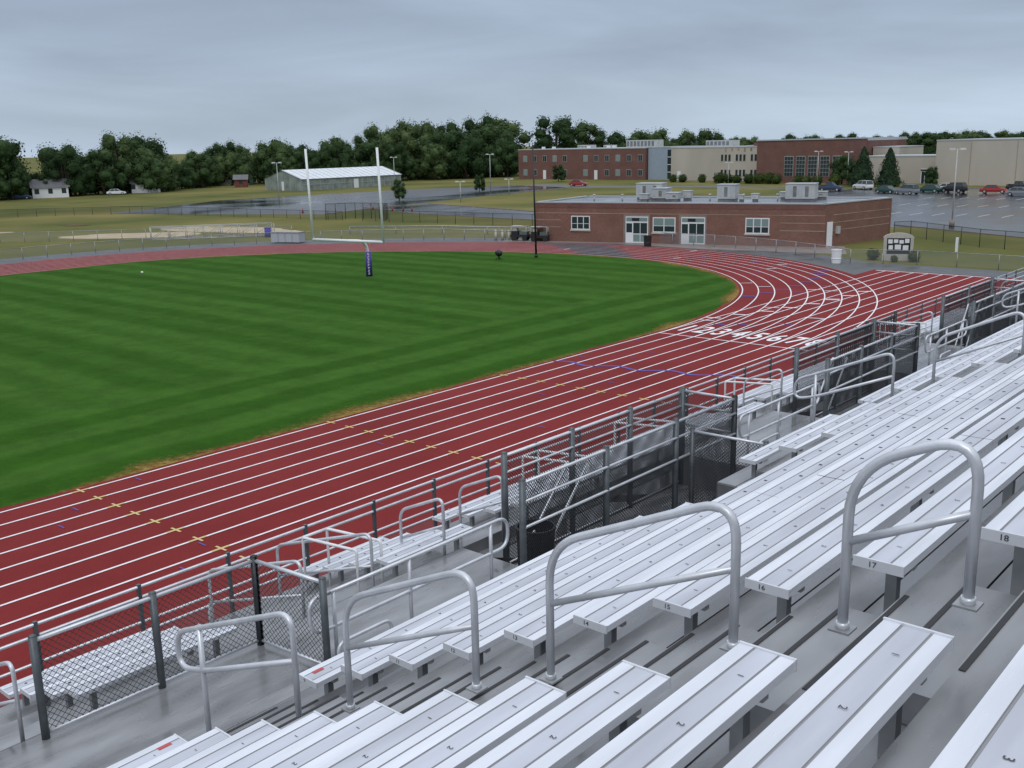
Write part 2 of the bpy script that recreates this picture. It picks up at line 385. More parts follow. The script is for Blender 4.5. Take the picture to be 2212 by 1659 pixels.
cuts_f=[(9.3,12.8)]
def minus(segs,holes):
    out=[]
    for a,c in segs:
        cur=[(a,c)]
        for h0,h1 in holes:
            nx=[]
            for p,q in cur:
                if h1<=p or h0>=q: nx.append((p,q));continue
                if h0>p:nx.append((p,h0))
                if h1<q:nx.append((h1,q))
            cur=nx
        out+=cur
    return out
bs=B('seats',['alu','aluc']);bt=B('treads',['tread']);bf=B('seat_supports',['frame']);bn=B('step_nosings',['nosing']);bx=B('seat_numbers',['ink'])
def planks(x,z,a,c):
    L_=c-a;n=max(1,round(L_/3.66));u=L_/n
    for j in range(n):
        s0=a+j*u;s1=a+(j+1)*u-(.006 if j<n-1 else 0)
        seat(bs,x,z,s0,s1)
        if j<n-1: bs.box(x-.125,x+.125,s1-.03,s1+.036,z-.05,z-.046,'frame')
    for (p,q) in ((a-.012,a),(c,c+.012)): bs.box(x-.132,x+.132,p,q,z-.05,z+.006,'aluc')
for k in range(9,23):
    xc=rowx(k);z=rowz(k);tz=z-.43
    x0=xc-.47;x1=xc+.14
    holes=cuts_f if k<12 else []
    for (p,q) in minus([(-9,64)],holes):
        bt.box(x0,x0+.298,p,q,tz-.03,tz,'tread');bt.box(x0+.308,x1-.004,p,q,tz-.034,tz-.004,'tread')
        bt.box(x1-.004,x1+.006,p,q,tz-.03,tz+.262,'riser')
    for (a,c) in minus(secs,holes):
        planks(xc,z,a,c)
        n=max(1,int((c-a)/1.83))
        for j in range(n+1):
            s_=a+.22+j*(c-a-.44)/n
            bf.box(xc-.03,xc+.03,s_-.03,s_+.03,tz,z-.051,'frame');bf.box(xc-.11,xc+.11,s_-.025,s_+.025,z-.09,z-.0515,'frame')
        m=int((c-a)/.457)
        for j in range(m):
            s_=c-.25-j*.457 if a<0 else a+.25+j*.457
            if s_<-2: continue
            txt=str(j%24+1)
            if s_<9: put(bx,txt,(xc+.01,s_,z+.0032),(0,-.045,0),(.04,0,0),'ink',.01)
            elif s_<34: bx.box(xc-.016,xc+.016,s_-.013,s_+.013,z+.002,z+.0032,'ink')
        if a>4 and a!=12.8: put(bx,str(k),(xc-.03,a-.0135,z-.023),(.046,0,0),(0,0,.042),'ink',.012)
    for i in range(len(secs)-1):
        a=secs[i][1]+.03;c=secs[i+1][0]-.03
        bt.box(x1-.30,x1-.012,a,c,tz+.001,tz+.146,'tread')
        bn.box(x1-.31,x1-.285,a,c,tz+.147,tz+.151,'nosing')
        bn.box(x0+.01,x0+.035,a,c,tz+.001,tz+.005,'nosing')
for (s_) in (3.55,5.05): bx.box(rowx(9)-.06,rowx(9)-.02,s_-.06,s_+.05,rowz(9)+.004,rowz(9)+.005,'red')
FZ=4.6;LZ=4.0;x9=rowx(9)-.47
for (p,q) in minus([(-9,64)],cuts_f): bt.box(x9-.012,x9-.002,p,q,LZ,rowz(9)-.435,'riser')
for (p,q) in cuts_f:
    xe=rowx(12)-.47
    for w0 in (p-.012,q+.002):
        for k in range(9,12): bt.box(rowx(k)-.47,rowx(k)+.14,w0,w0+.01,LZ,rowz(k)-.465,'riser')
        bt.box(xe,1.4,w0,w0+.01,LZ,6.3,'riser')
    bt.box(x9,1.4,p-.01,q+.01,LZ-.04,LZ-.002,'tread');bt.box(1.4,1.41,p-.01,q+.01,LZ,6.3,'riser')
    bt.box(xe-.012,xe-.002,p,q,6.2,rowz(12)-.435,'riser')
for i in range(len(secs)-1):
    a=secs[i][1]-.1;c=secs[i+1][0]+.1
    for j in range(3):
        zt=rowz(9)-.43-.225*(j+1);xx=x9-.014-.3*j
        bt.box(xx-.3,xx,a,c,FZ+.001,zt,'tread');bn.box(xx-.295,xx-.27,a+.01,c-.01,zt+.001,zt+.006,'nosing')
portals=[(10.2,16.15),(20.1,25.3),(29.6,35.0),(39.2,44.6),(48.8,54.2)]
low=[(10.05,16.2)]
for (p,q) in minus([(-9,64)],low):
    for j in range(6): bt.box(-8.7+j*.24,-8.7+j*.24+.234 if j<5 else x9-.013,p,q,FZ-.04,FZ-.001*(j%2),'tread')
for (p,q) in low:
    for j in range(6): bt.box(-8.7+j*.24,-8.7+j*.24+.234 if j<5 else x9-.013,p,q,LZ-.04,LZ-.001*(j%2),'tread')
    bt.box(-8.7,x9-.013,p-.001,p+.01,LZ,FZ-.041,'riser');bt.box(-8.7,x9-.013,q-.01,q+.001,LZ,FZ-.041,'riser')
    for j in range(2):
        bt.box(-8.69,x9-.02,p+.012+.29*j,p+.3+.29*j,LZ+.001,FZ-.2*(j+1),'tread');bt.box(-8.69,x9-.02,q-.3-.29*j,q-.012-.29*j,LZ+.001,FZ-.2*(j+1),'tread')
cuts=[-9]+[v for p in portals for v in p]+[64]
for i in range(0,len(cuts),2): bt.box(-9.9,-8.702,cuts[i],cuts[i+1],FZ-.04,FZ,'tread')
for (a,c) in portals:
    bt.box(-9.9,-8.702,a+.02,c-.02,LZ-.04,LZ,'tread');bt.box(-9.9,-8.702,a,a+.018,3.96,FZ-.04,'riser');bt.box(-9.9,-8.702,c-.018,c,3.96,FZ-.04,'riser')
lrows=[(-10.2-.61*j,4.75-.22*j) for j in range(4)]
lsecs=[(-9,3.2),(4.4,6.4),(8.9,10.6),(11.8,20),(21.2,29.5),(30.7,39.5),(40.7,50),(51.2,64)]
for (x,z) in lrows:
    tz=z-.43;bt.box(x-.46,x+.30 if x>-10.3 else x+.14,-9,64,tz-.03,tz,'tread');bt.box(x+.13,x+.14,-9,64,tz+.001,tz+.19,'riser')
    for (a,c) in lsecs:
        planks(x,z,a,c)
        n=max(1,int((c-a)/1.83))
        for j in range(n+1):
            s_=a+.22+j*(c-a-.44)/n
            bf.box(x-.03,x+.03,s_-.03,s_+.03,tz,z-.051,'frame')
        s_=a+.25
        while s_<c and s_<20:
            bx.box(x-.016,x+.016,s_-.013,s_+.013,z+.002,z+.0032,'ink');s_+=.457
bt.box(-12.9,-12.5,-9,64,3.2,3.44,'tread')
for s_ in range(-8,64,4):
    for x in (-12.6,-9.95,-7.0,-3.5,0,1.2):
        zt=3.1 if x<-12 else 3.9 if x<-6 else rowz(18+(x+1.19)/.61)-.6
        if 9<s_<13 and x>-6.9: zt=3.9
        bf.box(x-.08,x+.08,s_-.08,s_+.08,0,zt,'frame')
    bf.tube([(-12.6,s_,3.1),(-9.95,s_,3.75),(-7,s_,3.85)],.07,'frame',4)
    if not 9<s_<13: bf.tube([(-7,s_,4.9),(1.2,s_,8.9)],.07,'frame',4)
for q in (bs,bt,bf,bn,bx): q.obj(bl)
b=B('back_rail',['pipe'])
for s_ in range(-9,65,2): b.tube([(1.6,s_,9.6),(1.6,s_,11.4)],.03,'pipe',6)
for z in (10.2,10.8,11.4): b.tube([(1.6,-9,z),(1.6,64,z)],.024,'pipe',6)
b.obj(bl)
def handrails(sm):
    def one(pts,mids,r=.0245):
        b=B('handrail',['pipe'])
        b.tube(fillet([(x,sm,z) for x,z in pts],.24,8),r,'pipe',12)
        for a,c in mids: b.tube([(a[0],sm,a[1]),(c[0],sm,c[1])],r*.82,'pipe',10)
        for x,z in (pts[0],pts[-1]):
            b.tube([(x,sm,z),(x,sm,z+.035)],r*1.3,'pipe',10);b.box(x-.05,x+.05,sm-.05,sm+.05,z-.006,z+.004,'frame')
        b.obj()
    one([(-1.73,8.17),(-1.73,8.96),(-1.19,9.21),(-1.19,8.45)],[((-1.73,8.6),(-1.19,8.86))])
    one([(-3.48,7.30),(-3.48,8.15),(-2.29,8.69),(-2.29,7.89)],[((-3.48,7.78),(-2.29,8.32))])
    one([(-5.37,6.40),(-5.37,7.26),(-4.09,7.84),(-4.09,7.02)],[((-5.37,6.88),(-4.09,7.45))])
    b=B('handrail',['pipe'])
    b.tube(fillet([(-6.01,sm,6.10),(-6.01,sm,6.97),(-7.72,sm,6.27),(-7.72,sm,5.93),(-7.34,sm,6.02),(-6.01,sm,6.56)],.2,8),.0245,'pipe',12)
    b.tube([(-7.34,sm,5.35),(-7.34,sm,6.42)],.0245,'pipe',10);b.obj()
for sm in (4.3,16.45,28.6,40.8,53): handrails(sm)
b=B('front_guard_rail',['pipe','frame'])
for k in range(50):
    s_=-8.0+1.46*k; b.box(-12.775,-12.725,s_-.025,s_+.025,3.44,4.5,'post')
for z in (4.46,4.3,3.93): b.tube([(-12.75,-9,z),(-12.75,64,z)],.024 if z>4.1 else .02,'pipe',8)
b.obj()
for (a,c) in ((6.5,9.9),(16.4,19.8),(26,29.2)):
    b=B('cross_aisle_rail',['pipe']);x=-8.74
    b.tube(fillet([(x,a+.25,5.45),(x,c,5.45),(x,c,5.02),(x,a,5.02),(x,a,5.45),(x,a+.3,5.45)],.2,6),.0245,'pipe',10)
    for s_ in (a+1.55,c-.35): b.tube([(x,s_,FZ),(x,s_,5.45)],.0245,'pipe',8)
    b.tube([(x,a+.35,FZ),(x,a+.35,5.45)],.0245,'pipe',8)
    b.tube(fillet([(x+.35,a+.1,FZ),(x+.35,a+.1,5.0),(x+.35,a+.9,5.0),(x+.35,a+.9,FZ)],.12,5),.023,'pipe',8)
    b.obj()
def lowrail(s_,x0=-9.6,x1=-10.9,z0=4.6,z1=4.1,h=.95):
    b=B('lower_handrail',['pipe'])
    b.tube(fillet([(x0,s_,z0-.2),(x0,s_,z0+h-.1),(x1,s_,z1+h),(x1,s_,z1)],.16,6),.023,'pipe',8)
    b.tube([(x0,s_,z0+.42),(x1,s_,z1+.5)],.02,'pipe',8);b.obj()
for s_ in (3.75,9.9,11.2,20.6,30.1,40.1,50.6): lowrail(s_,-9.98)
for s_ in (7.5,8.7): lowrail(s_,-10.2,-12.4,4.32,3.5,1.0)
for s_ in (8.6,13.6,16.5,21,30.4):
    b=B('seat_end_guard',['white'])
    for q in (0,.45): b.tube(fillet([(-11.6,s_+q,3.7),(-11.6,s_+q,4.85),(-10.4,s_+q,4.95),(-10.4,s_+q,4.1)],.05,3),.022,'white',6)
    b.tube([(-11.6,s_,4.85),(-11.6,s_+.45,4.85)],.022,'white',6);b.obj()
def link(b,P,Q,z0,z1,m,step=.072,r=.0032):
    P=Vector((*P,0));Q=Vector((*Q,0));L_=(Q-P).length;u=(Q-P)/L_;h=z1-z0
    c=-h
    while c<L_:
        a0=max(0,c);a1=min(L_,c+h)
        if a1-a0>.02:
            p=P+u*a0;q=P+u*a1
            b.tube([(p.x,p.y,z0+a0-c),(q.x,q.y,z0+a1-c)],r,m,3)
            b.tube([(p.x,p.y,z1-(a0-c)),(q.x,q.y,z1-(a1-c))],r,m,3)
        c+=step
def clf(name,pts,z0,h,posts_sp=1.3,pr=.042,mids=(),step=.072,wr=.0036):
    b=B(name,['mesh','post','pipe'])
    for i in range(len(pts)-1):
        P=Vector(pts[i]);Q=Vector(pts[i+1]);L_=(Q-P).length;n=max(1,round(L_/posts_sp))
        link(b,pts[i],pts[i+1],z0+.05,z0+h-.03,'mesh',step,wr)
        for k in range(n+1):
            p=P+(Q-P)*k/n;b.tube([(p.x,p.y,z0-.1),(p.x,p.y,z0+h+.05)],pr,'post',10);b.ico((p.x,p.y,z0+h+.05),pr*1.1,'post',1,0,(1,1,.5))
        b.tube([(P.x,P.y,z0+h),(Q.x,Q.y,z0+h)],.025,'pipe',8)
        b.tube([(P.x,P.y,z0+.06),(Q.x,Q.y,z0+.06)],.018,'pipe',6)
        for mid in mids: b.tube([(P.x+.03,P.y,z0+mid),(Q.x+.03,Q.y,z0+mid)],.022,'pipe',8)
    b.obj()
clf('chain_link_fence',[(-9.78,3.9),(-9.74,6.5),(-8.6,6.6)],FZ,1.08)
for (a,c) in portals:
    clf('chain_link_fence',[(-9.8,c),(-8.72,c),(-8.72,a)],LZ,1.84,1.83,.052,(1.58,1.2),.06,.0052)
    clf('chain_link_fence',[(-9.84,a+.9),(-9.84,c)],LZ,1.8,1.83,.052,(1.55,),.06,.0052)
    b=B('stair_handrail',['pipe'])
    for x,o_ in ((-9.35,0),(-9.1,.2)):
        b.tube([(x,a+.45+o_,LZ+.1),(x-.1,a+1.95+o_,LZ+1.5)],.024,'pipe',8)
    b.obj()
clf('chain_link_fence',[(-8.66,14.6),(-7.3,14.6)],LZ,1.6,1.3,.045,(),.06,.0052)
b=B('picket_gate',['black'])
for k in range(30): b.tube([(-9.95,23.5+.12*k,4.75),(-9.95,23.5+.12*k,5.75)],.012,'black',4)
for z in (4.85,5.7): b.tube([(-9.95,23.4,z),(-9.95,27.1,z)],.022,'black',6)
for s_ in (23.4,25.2,27.1): b.tube([(-9.95,s_,FZ-.3),(-9.95,s_,5.85)],.045,'black',8)
b.obj()
def barrel(x,y,z,m='black',h=.85,r=.29):
    b=B('trash_barrel',[m]);n=20
    pr=[(r*.88,0),(r*.93,h*.3),(r,h*.32),(r,h*.36),(r*.95,h*.4),(r,h*.9),(r*1.06,h*.94),(r*1.06,h),(r*.95,h),(r*.85,.1)]
    for i in range(len(pr)-1):
        for j in range(n):
            a=2*math.pi*j/n;c=2*math.pi*(j+1)/n
            b.face([(x+pr[i][0]*math.cos(a),y+pr[i][0]*math.sin(a),z+pr[i][1]),(x+pr[i][0]*math.cos(c),y+pr[i][0]*math.sin(c),z+pr[i][1]),(x+pr[i+1][0]*math.cos(c),y+pr[i+1][0]*math.sin(c),z+pr[i+1][1]),(x+pr[i+1][0]*math.cos(a),y+pr[i+1][0]*math.sin(a),z+pr[i+1][1])],m,True)
    b.face([(x+r*.85*math.cos(2*math.pi*j/n),y+r*.85*math.sin(2*math.pi*j/n),z+.1) for j in range(n)],m)
    b.obj()
barrel(-9.2,11.05,LZ)
barrel(-36,83.6,0,'white',1.15,.42);barrel(-57.6,87.6,0,'black',1.1,.4)
# ------------------------------------------------------------------ ground level fences
def farfence(name,pts,h,mesh,post,rail,sp=3.0,r=.035):
    b=B(name,[mesh,post,rail])
    for i in range(len(pts)-1):
        P=Vector(pts[i]);Q=Vector(pts[i+1]);L_=(Q-P).length;n=max(1,round(L_/sp))
        b.face([(P.x,P.y,.05),(Q.x,Q.y,.05),(Q.x,Q.y,h),(P.x,P.y,h)],mesh)
        for k in range(n): 
            p=P+(Q-P)*k/n;b.tube([(p.x,p.y,0),(p.x,p.y,h+.04)],r,post,6)
        b.tube([(P.x,P.y,h),(Q.x,Q.y,h)],r*.8,rail,6)
    p=pts[-1];b.tube([(p[0],p[1],0),(p[0],p[1],h+.04)],r,post,6)
    b.obj()
arc=[]
for k in range(40):
    t=math.pi-(math.pi-.95)*k/39;rr=rin(t)+13.3;arc.append((CX+rr*math.cos(t),CS+rr*math.sin(t)))
farfence('track_fence',[(-106.8,-60),(-107,30)]+arc+[(-30,85.8),(-14,85.2)],1.15,'veilg','frame','frame')
farfence('track_fence',[(-18.0,-40),(-18.0,81)],1.05,'veilg','frame','pipe',2.44)
farfence('chain_link_fence',[(-128,53.7),(-116,66),(-103,78)],1.2,'veilg','frame','frame')
farfence('boundary_fence',[(-205,30),(-180.3,76),(-166.3,92),(-150,94.5),(-135,96.5),(-117.7,98.4)],1.3,'veilb','black','black')
farfence('boundary_fence',[(-114,99),(-106.4,99.8),(-84.4,101.7),(-74,100)],1.6,'veilb','black','black')
farfence('gate_fence',[(-121,98),(-119,102),(-113,103),(-110,99.5)],2.3,'veilb','black','black',1.6,.05)
farfence('boundary_fence',[(-40,107),(-39,109),(-30,102),(-25,100),(-2,92),(30,86)],1.7,'veilb','black','black')
b=B('guard_rail',['frame'])
for z in (.5,.9): b.tube([(-98,83,z),(-88,89,z),(-76,92,z)],.08,'frame',6)
for p in ((-98,83),(-93,86),(-88,89),(-82,90.5),(-76,92)): b.tube([(*p,0),(*p,.95)],.06,'frame',6)
b.obj()
# ------------------------------------------------------------------ goal post
b=B('goal_post',['white','purple'])
bx0=Vector((-64,56,0));e=Vector((-.986,-.167,0));n=Vector((.167,-.986,0))
cb=bx0+n*2.5;zc=3.14
b.tube(fillet([bx0,bx0+Vector((0,0,2.9)),cb+Vector((0,0,zc))],1.6,10),.12,'white',12)
hw=3.62
b.tube([cb-e*hw+Vector((0,0,zc)),cb+e*hw+Vector((0,0,zc))],.115,'white',12)
for sg in (-1,1):
    p=cb+e*hw*sg;b.tube([p+Vector((0,0,zc-.1)),p+Vector((-.12,-.1,zc+7.2))],.095,'white',10)
b.tube([bx0,bx0+Vector((0,0,2.05))],.27,'purple',14)
f_=Vector((.753,-.659,0));sd=Vector((.659,.753,0))
random.seed(8)
for k in range(8):
    c_=bx0+f_*.28+Vector((0,0,1.88-.23*k))
    for q in range(2):
        a_=c_+sd*random.uniform(-.1,-.02)+Vector((0,0,-.07+.09*q))+f_*.004*(q+1);w_=random.uniform(.08,.16);b.face([a_,a_+sd*w_,a_+sd*w_+Vector((0,0,.05)),a_+Vector((0,0,.05))],'white')
b.obj()
b=B('black_pole',['black']);b.tube([(-61,74,0),(-61.15,73.9,10.3)],.1,'black',10,r1=.06);b.tube([(-61,74,0),(-61,74,.3)],.16,'black',10);b.obj()
b=B('field_speaker',['black']);b.ico((-63,71,.6),.42,'black',2,.15,(1,.7,.75));b.tube([(-63,71,0),(-63,71,.4)],.05,'black',6)
for t in range(3): b.tube([(-63,71,.3),(-63+.35*math.cos(t*2.1),71+.35*math.sin(t*2.1),0)],.03,'black',6)
b.obj()
b=B('football',['white']);b.ico((-83,46.5,.12),.1,'white',2,0,(1.4,1,1));b.obj()
# ------------------------------------------------------------------ field house
def field_house():
    b=B('brick_field_house',['brick','roofe','roofw','glass','white'])
    Lp=(-72,87.2);Rp=(-42.3,95.2);BR=(-40.6,107.5);BL=(-74,99.5);h=4.2
    q=[Lp,Rp,BR,BL]
    for i in range(4):
        P=Vector(q[i]);Q=Vector(q[(i+1)%4]);ln=(Q-P).length
        b.wall(P,Q,0,ln,0,.3,0,h-.1,'brick')
        b.wall(P,Q,-.05,ln+.05,-.06,.34,h-.1,h+.02,'roofe')
    b.face([(*p,h-.12) for p in q],'roofw')
    P=Vector(Lp);Q=Vector(Rp);ln=(Q-P).length
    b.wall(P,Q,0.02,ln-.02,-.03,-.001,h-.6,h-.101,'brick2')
    for z in (3.0,2.25,1.5):
        b.wall(P,Q,.0,ln*.1,-.02,-.001,z,z+.07,'stain');b.wall(P,Q,ln*.86,ln,-.02,-.001,z,z+.07,'stain')
    b.wall(P,Q,ln*.1,ln*.86,-.02,-.001,3.0,3.07,'stain')
    def win(t0,t1,z0,z1,mull=2,low=False):
        a=t0*ln;c=t1*ln
        b.wall(P,Q,a,c,-.05,-.001,z0,z1,'white')
        w=(c-a-.1)/mull
        for k in range(mull):
            b.wall(P,Q,a+.1+k*w,a+w*(k+1),-.06,-.0505,z0+.1,z0+(z1-z0)*.42,'glass')
            b.wall(P,Q,a+.1+k*w,a+w*(k+1),-.06,-.0505,z0+(z1-z0)*.46,z1-.1,'glass2' if not low else 'glass')
        b.wall(P,Q,a-.1,c+.1,-.12,-.001,z0-.16,z0-.001,'stone')
    win(.14,.21,1.3,2.75,3,True);win(.437,.516,1.15,2.7,2);win(.75,.827,1.2,2.75,3)
    for (t0,t1) in ((.341,.421),(.536,.617)):
        a=t0*ln;c=t1*ln
        b.wall(P,Q,a-.25,c+.15,-.035,-.001,.01,2.95,'conc')
        b.wall(P,Q,a,c,-.07,-.036,.02,2.75,'white')
        b.wall(P,Q,a+.08,a+.72,-.08,-.0705,1.1,2.05,'glass')
        b.wall(P,Q,a+.85,c-.1,-.08,-.0705,1.0,2.1,'glass');b.wall(P,Q,a+.85,c-.1,-.08,-.0705,.15,.9,'glass2')
        b.wall(P,Q,a+.08,c-.08,-.08,-.0705,2.25,2.65,'glass2')
        m=(a+.85+c-.1)/2;b.wall(P,Q,m-.03,m+.03,-.09,-.081,.1,2.15,'white')
        b.wall(P,Q,a+.7,a+1.5,-.10,-.0815,2.3,2.6,'black')
    P2=Vector(Rp);Q2=Vector(BR);l2=(Q2-P2).length
    b.wall(P2,Q2,.35,1.3,-.05,-.001,0.02,2.4,'white')
    for z in (3.0,2.25,1.5): b.wall(P2,Q2,1.4,l2,-.02,-.001,z,z+.07,'stain')
    b.wall(P2,Q2,1.9,2.4,-.25,-.001,1.2,1.9,'metal')
    z0=h-.118
    def unit(t,d,w,dd,hh,m='metal'):
        a=t*ln
        b.wall(P,Q,a+.1,a+w-.1,d+.1,d+dd-.1,z0,z0+.3,'riser');b.wall(P,Q,a,a+w,d,d+dd,z0+.3,z0+hh,m);b.wall(P,Q,a-.06,a+w+.06,d-.06,d+dd+.06,z0+hh,z0+.08+hh,'roofe')
        for k in range(int(w/.6)): b.wall(P,Q,a+.15+k*.6,a+.5+k*.6,d-.02,d-.001,z0+.5,z0+hh-.2,'riser' if k%2 else 'roofe')
    unit(.31,6,2.9,2,1.75);unit(.385,4.5,1.6,2,1.3);unit(.36,2.6,.9,.8,.8);unit(.45,3,1.3,1.5,.9);unit(.49,5,.9,.9,1.0);unit(.62,4,1.9,1.8,1.7)
    unit(.70,3,.5,.5,.7);unit(.74,3.5,.7,.7,.8);unit(.845,4.5,2.9,2,1.75);unit(.81,7,1.2,1,.8);unit(.91,8,1.5,1,.8)
    for t in (.15,.25,.42,.55,.58,.66,.77,.8): 
        p=P+(Q-P)*t+Vector((-.2,3.5+t*3));b.tube([(p.x,p.y,z0),(p.x,p.y,z0+.6)],.08,'metal',8);b.tube([(p.x,p.y,z0+.6),(p.x,p.y,z0+.75)],.16,'metal',8)
    b.obj()
field_house()
# ------------------------------------------------------------------ school
def school():
    b=B('school_building',['brick2','beige','glass','white','roofw'])
    def blk(x0,x1,y0,y1,h,m,cop='roofe'):
        b.box(x0,x1,y0,y1,0,h-.25,m);b.box(x0-.08,x1+.08,y0-.08,y1+.08,h-.25,h,cop)
    def w(x0,x1,y,z0,z1,m='glass',fr='winfr'):
        b.box(x0-.1,x1+.1,y-.04,y-.001,z0-.1,z1+.1,fr);b.box(x0,x1,y-.07,y-.0405,z0,z1,m)
    ya=241
    blk(-205,-159.5,ya,ya+22,8.7,'brick2')
    for row in (1.1,5.1):
        for k in range(12):
            x=-203+k*3.75
            if k in (2,7) and row<2:
                b.box(x,x+1.1,ya-.05,ya-.001,.02,2.6,'white');continue
            if k==5: continue
            w(x,x+1.3,ya,row,row+1.6,'glass2' if (k%3==0) else 'glass')
            b.box(x+.62,x+.68,ya-.08,ya-.0705,row,row+1.6,'winfr')
    blk(-159.2,-150.2,ya+1,ya+20,8.8,'bluewall')
    b.box(-153,-150.6,ya+.95,ya+.999,.3,8,'glass')
    for z in (2,4,6): b.box(-153,-150.6,ya+.9,ya+.949,z,z+.15,'white')
    yb=239
    blk(-150,-121.5,yb,yb+20,8.6,'beige')
    for row in (1.2,5.0):
        for k in range(13):
            x=-135+k*1.05
            if k%4==3: continue
            w(x,x+.6,yb,row,row+1.6,'glass','beige')
    b.box(-148,-147,yb-.05,yb-.001,.02,2.4,'white')
    for k in range(7): b.box(-134+k*1.8,-133.5+k*1.8,yb-.03,yb-.0005,7.2+(k%3)*.2,8.2,'stain')
    b.box(-128,-98.5,243,268,0,9.4,'brick2')
    b.hexa([(-121.3,232,0),(-98.5,232,0),(-98.5,242.8,0),(-121.3,242.8,0),(-121.3,232,9.8),(-98.5,232,9.9),(-98.5,242.8,9.9),(-121.3,242.8,9.8)],'brick2')
    b.hexa([(-121.5,231.8,9.8),(-98.3,231.8,9.9),(-98.3,242.9,9.9),(-121.5,242.9,9.8),(-121.5,231.8,10.1),(-98.3,231.8,10.2),(-98.3,242.9,10.2),(-121.5,242.9,10.1)],'roofe')
    b.hexa([(-130,243.1,8.6),(-98.45,243.1,9.45),(-98.45,268.1,9.45),(-130,268.1,8.6),(-130,243.1,8.8),(-98.45,243.1,10.15),(-98.45,268.1,10.15),(-130,268.1,8.8)],'roofe')
    for k in range(5):
        x=-114+k*3.0
        b.box(x,x+2.3,231.94,231.999,1.5,6.2,'winfr')
        for i in range(3):
            for j in range(5): b.box(x+.1+i*.73,x+.74+i*.73,231.88,231.939,1.6+j*.92,2.4+j*.92,'glass')
    blk(-98.2,-92,246,262,8.0,'beige')
    blk(-95,-77.3,233,245.8,6.1,'beige');blk(-77,10,227,262,9.4,'beige')
    b.box(-82,-78.5,232.9,232.999,.02,3.2,'white')
    for k in range(4): b.box(-81.8+k*.8,-81.2+k*.8,232.82,232.899,.1,2.6,'glass')
    b.box(-82,-78.5,232.82,232.899,2.75,3.1,'glass')
    for x in range(-70,10,9): b.box(x,x+.1,226.95,226.999,0,9,'stain')
    for (x0,x1,y,h,z) in ((-172,-162,250,2.0,8.7),(-146,-138,250,1.6,8.6),(-191,-187,252,.9,8.7),(-180,-178,250,.8,8.7)):
        b.box(x0,x1,y,y+4,z,z+h,'metal')
        for k in range(int((x1-x0)/1.2)): b.box(x0+.2+k*1.2,x0+1+k*1.2,y-.03,y-.001,z+.3,z+h-.3,'riser')
    for x in (-200,-196,-183,-176,-174): b.box(x,x+.6,246,247,8.7,9.3,'white')
    b.obj()
school()
b=B('greenhouse',['gh','ghroof','white'])
x0,x1,y0,y1,e_,r_=-225,-210,163,197,2.9,5.1;xm=(x0+x1)/2
b.box(x0,x1,y0,y1,0,e_,'gh')
for sx in (x0,x1):
    b.face([(sx+(.3 if sx==x1 else -.3),y0-.2,e_-.05),(sx+(.3 if sx==x1 else -.3),y1+.2,e_-.05),(xm,y1+.2,r_),(xm,y0-.2,r_)],'ghroof')
for yy in (y0,y1): b.face([(x0,yy,e_),(x1,yy,e_),(xm,yy,r_-.05)],'gh')
for k in range(18):
    y=y0+.1+k*1.98; b.box(x1,x1+.06,y,y+.09,0,e_,'metal');b.tube([(x1+.25,y,e_),(xm,y,r_+.03)],.05,'metal',4)
for k in range(8): b.box(x0+k*2.1,x0+k*2.1+.08,y0-.06,y0-.001,0,e_,'metal')
b.box(x1+.08,x1+.12,y0,y1,1.4,1.5,'metal')
b.box(x1-8,x1-7,y0-.1,y0-.062,0,2.2,'white');b.box(x1+.081,x1+.13,y0+17,y0+18.6,0,2.3,'white')
b.obj()
def house(x,y,rot,w=11,d=8,h=3,r_=2.3,wall='beige',name='white_house'):
    b=B(name,[wall,'roofs','glass'])
    b.box(-w/2,w/2,-d/2,d/2,0,h,wall)
    for sg in (-1,1): b.face([(-w/2-.4,sg*(d/2+.4),h-.15),(w/2+.4,sg*(d/2+.4),h-.15),(w/2+.4,0,h+r_),(-w/2-.4,0,h+r_)],'roofs')
    for sg in (-1,1): b.face([(sg*w/2,-d/2,h),(sg*w/2,d/2,h),(sg*w/2,0,h+r_-.1)],wall)
    for k in (-3,0,3): b.box(k-.5,k+.5,-d/2-.03,-d/2-.001,1,2.2,'glass')
    b.obj(loc=(x,y,0),rot=rot)
house(-250,118,R(70),8,6,2.6,1.8,'white');house(-249,143,R(60),7,5,2.6,1.6,'white');house(-270,182,R(40),12,8,4.2,2.6);house(-256,96,R(75))
house(-250,173,R(50),3.4,3,2.3,1.2,'brownr','red_shed')
# ------------------------------------------------------------------ lamps
def lamp(x,y,h,m='metal',rot=.7,base=False):
    b=B('parking_light_pole',[m]);b.tube([(0,0,0),(0,0,h)],.09,m,8,r1=.06)
    for sg in (-1,1):
        b.tube([(0,0,h-.1),(sg*.7,0,h-.05)],.04,m,6);b.hexa([(sg*.6-.35,-.2,h-.12),(sg*.6+.35,-.2,h-.12),(sg*.6+.35,.2,h-.12),(sg*.6-.35,.2,h-.12),(sg*.6-.3,-.15,h+.1),(sg*.6+.3,-.15,h+.1),(sg*.6+.3,.15,h+.1),(sg*.6-.3,.15,h+.1)],m)
    if base:b.tube([(0,0,0),(0,0,.8)],.3,'conc',12)
    b.obj(loc=(x,y,0),rot=rot)
lamp(-165.7,123,7.8);lamp(-204,189,7.6);lamp(-160,178,8.2);lamp(-133.4,140,3.8);lamp(-144,166,3.2);lamp(-94,222,7.2);lamp(-100.5,221,7.4);lamp(-39.6,123.7,8.8,base=True);lamp(-125,225,5)
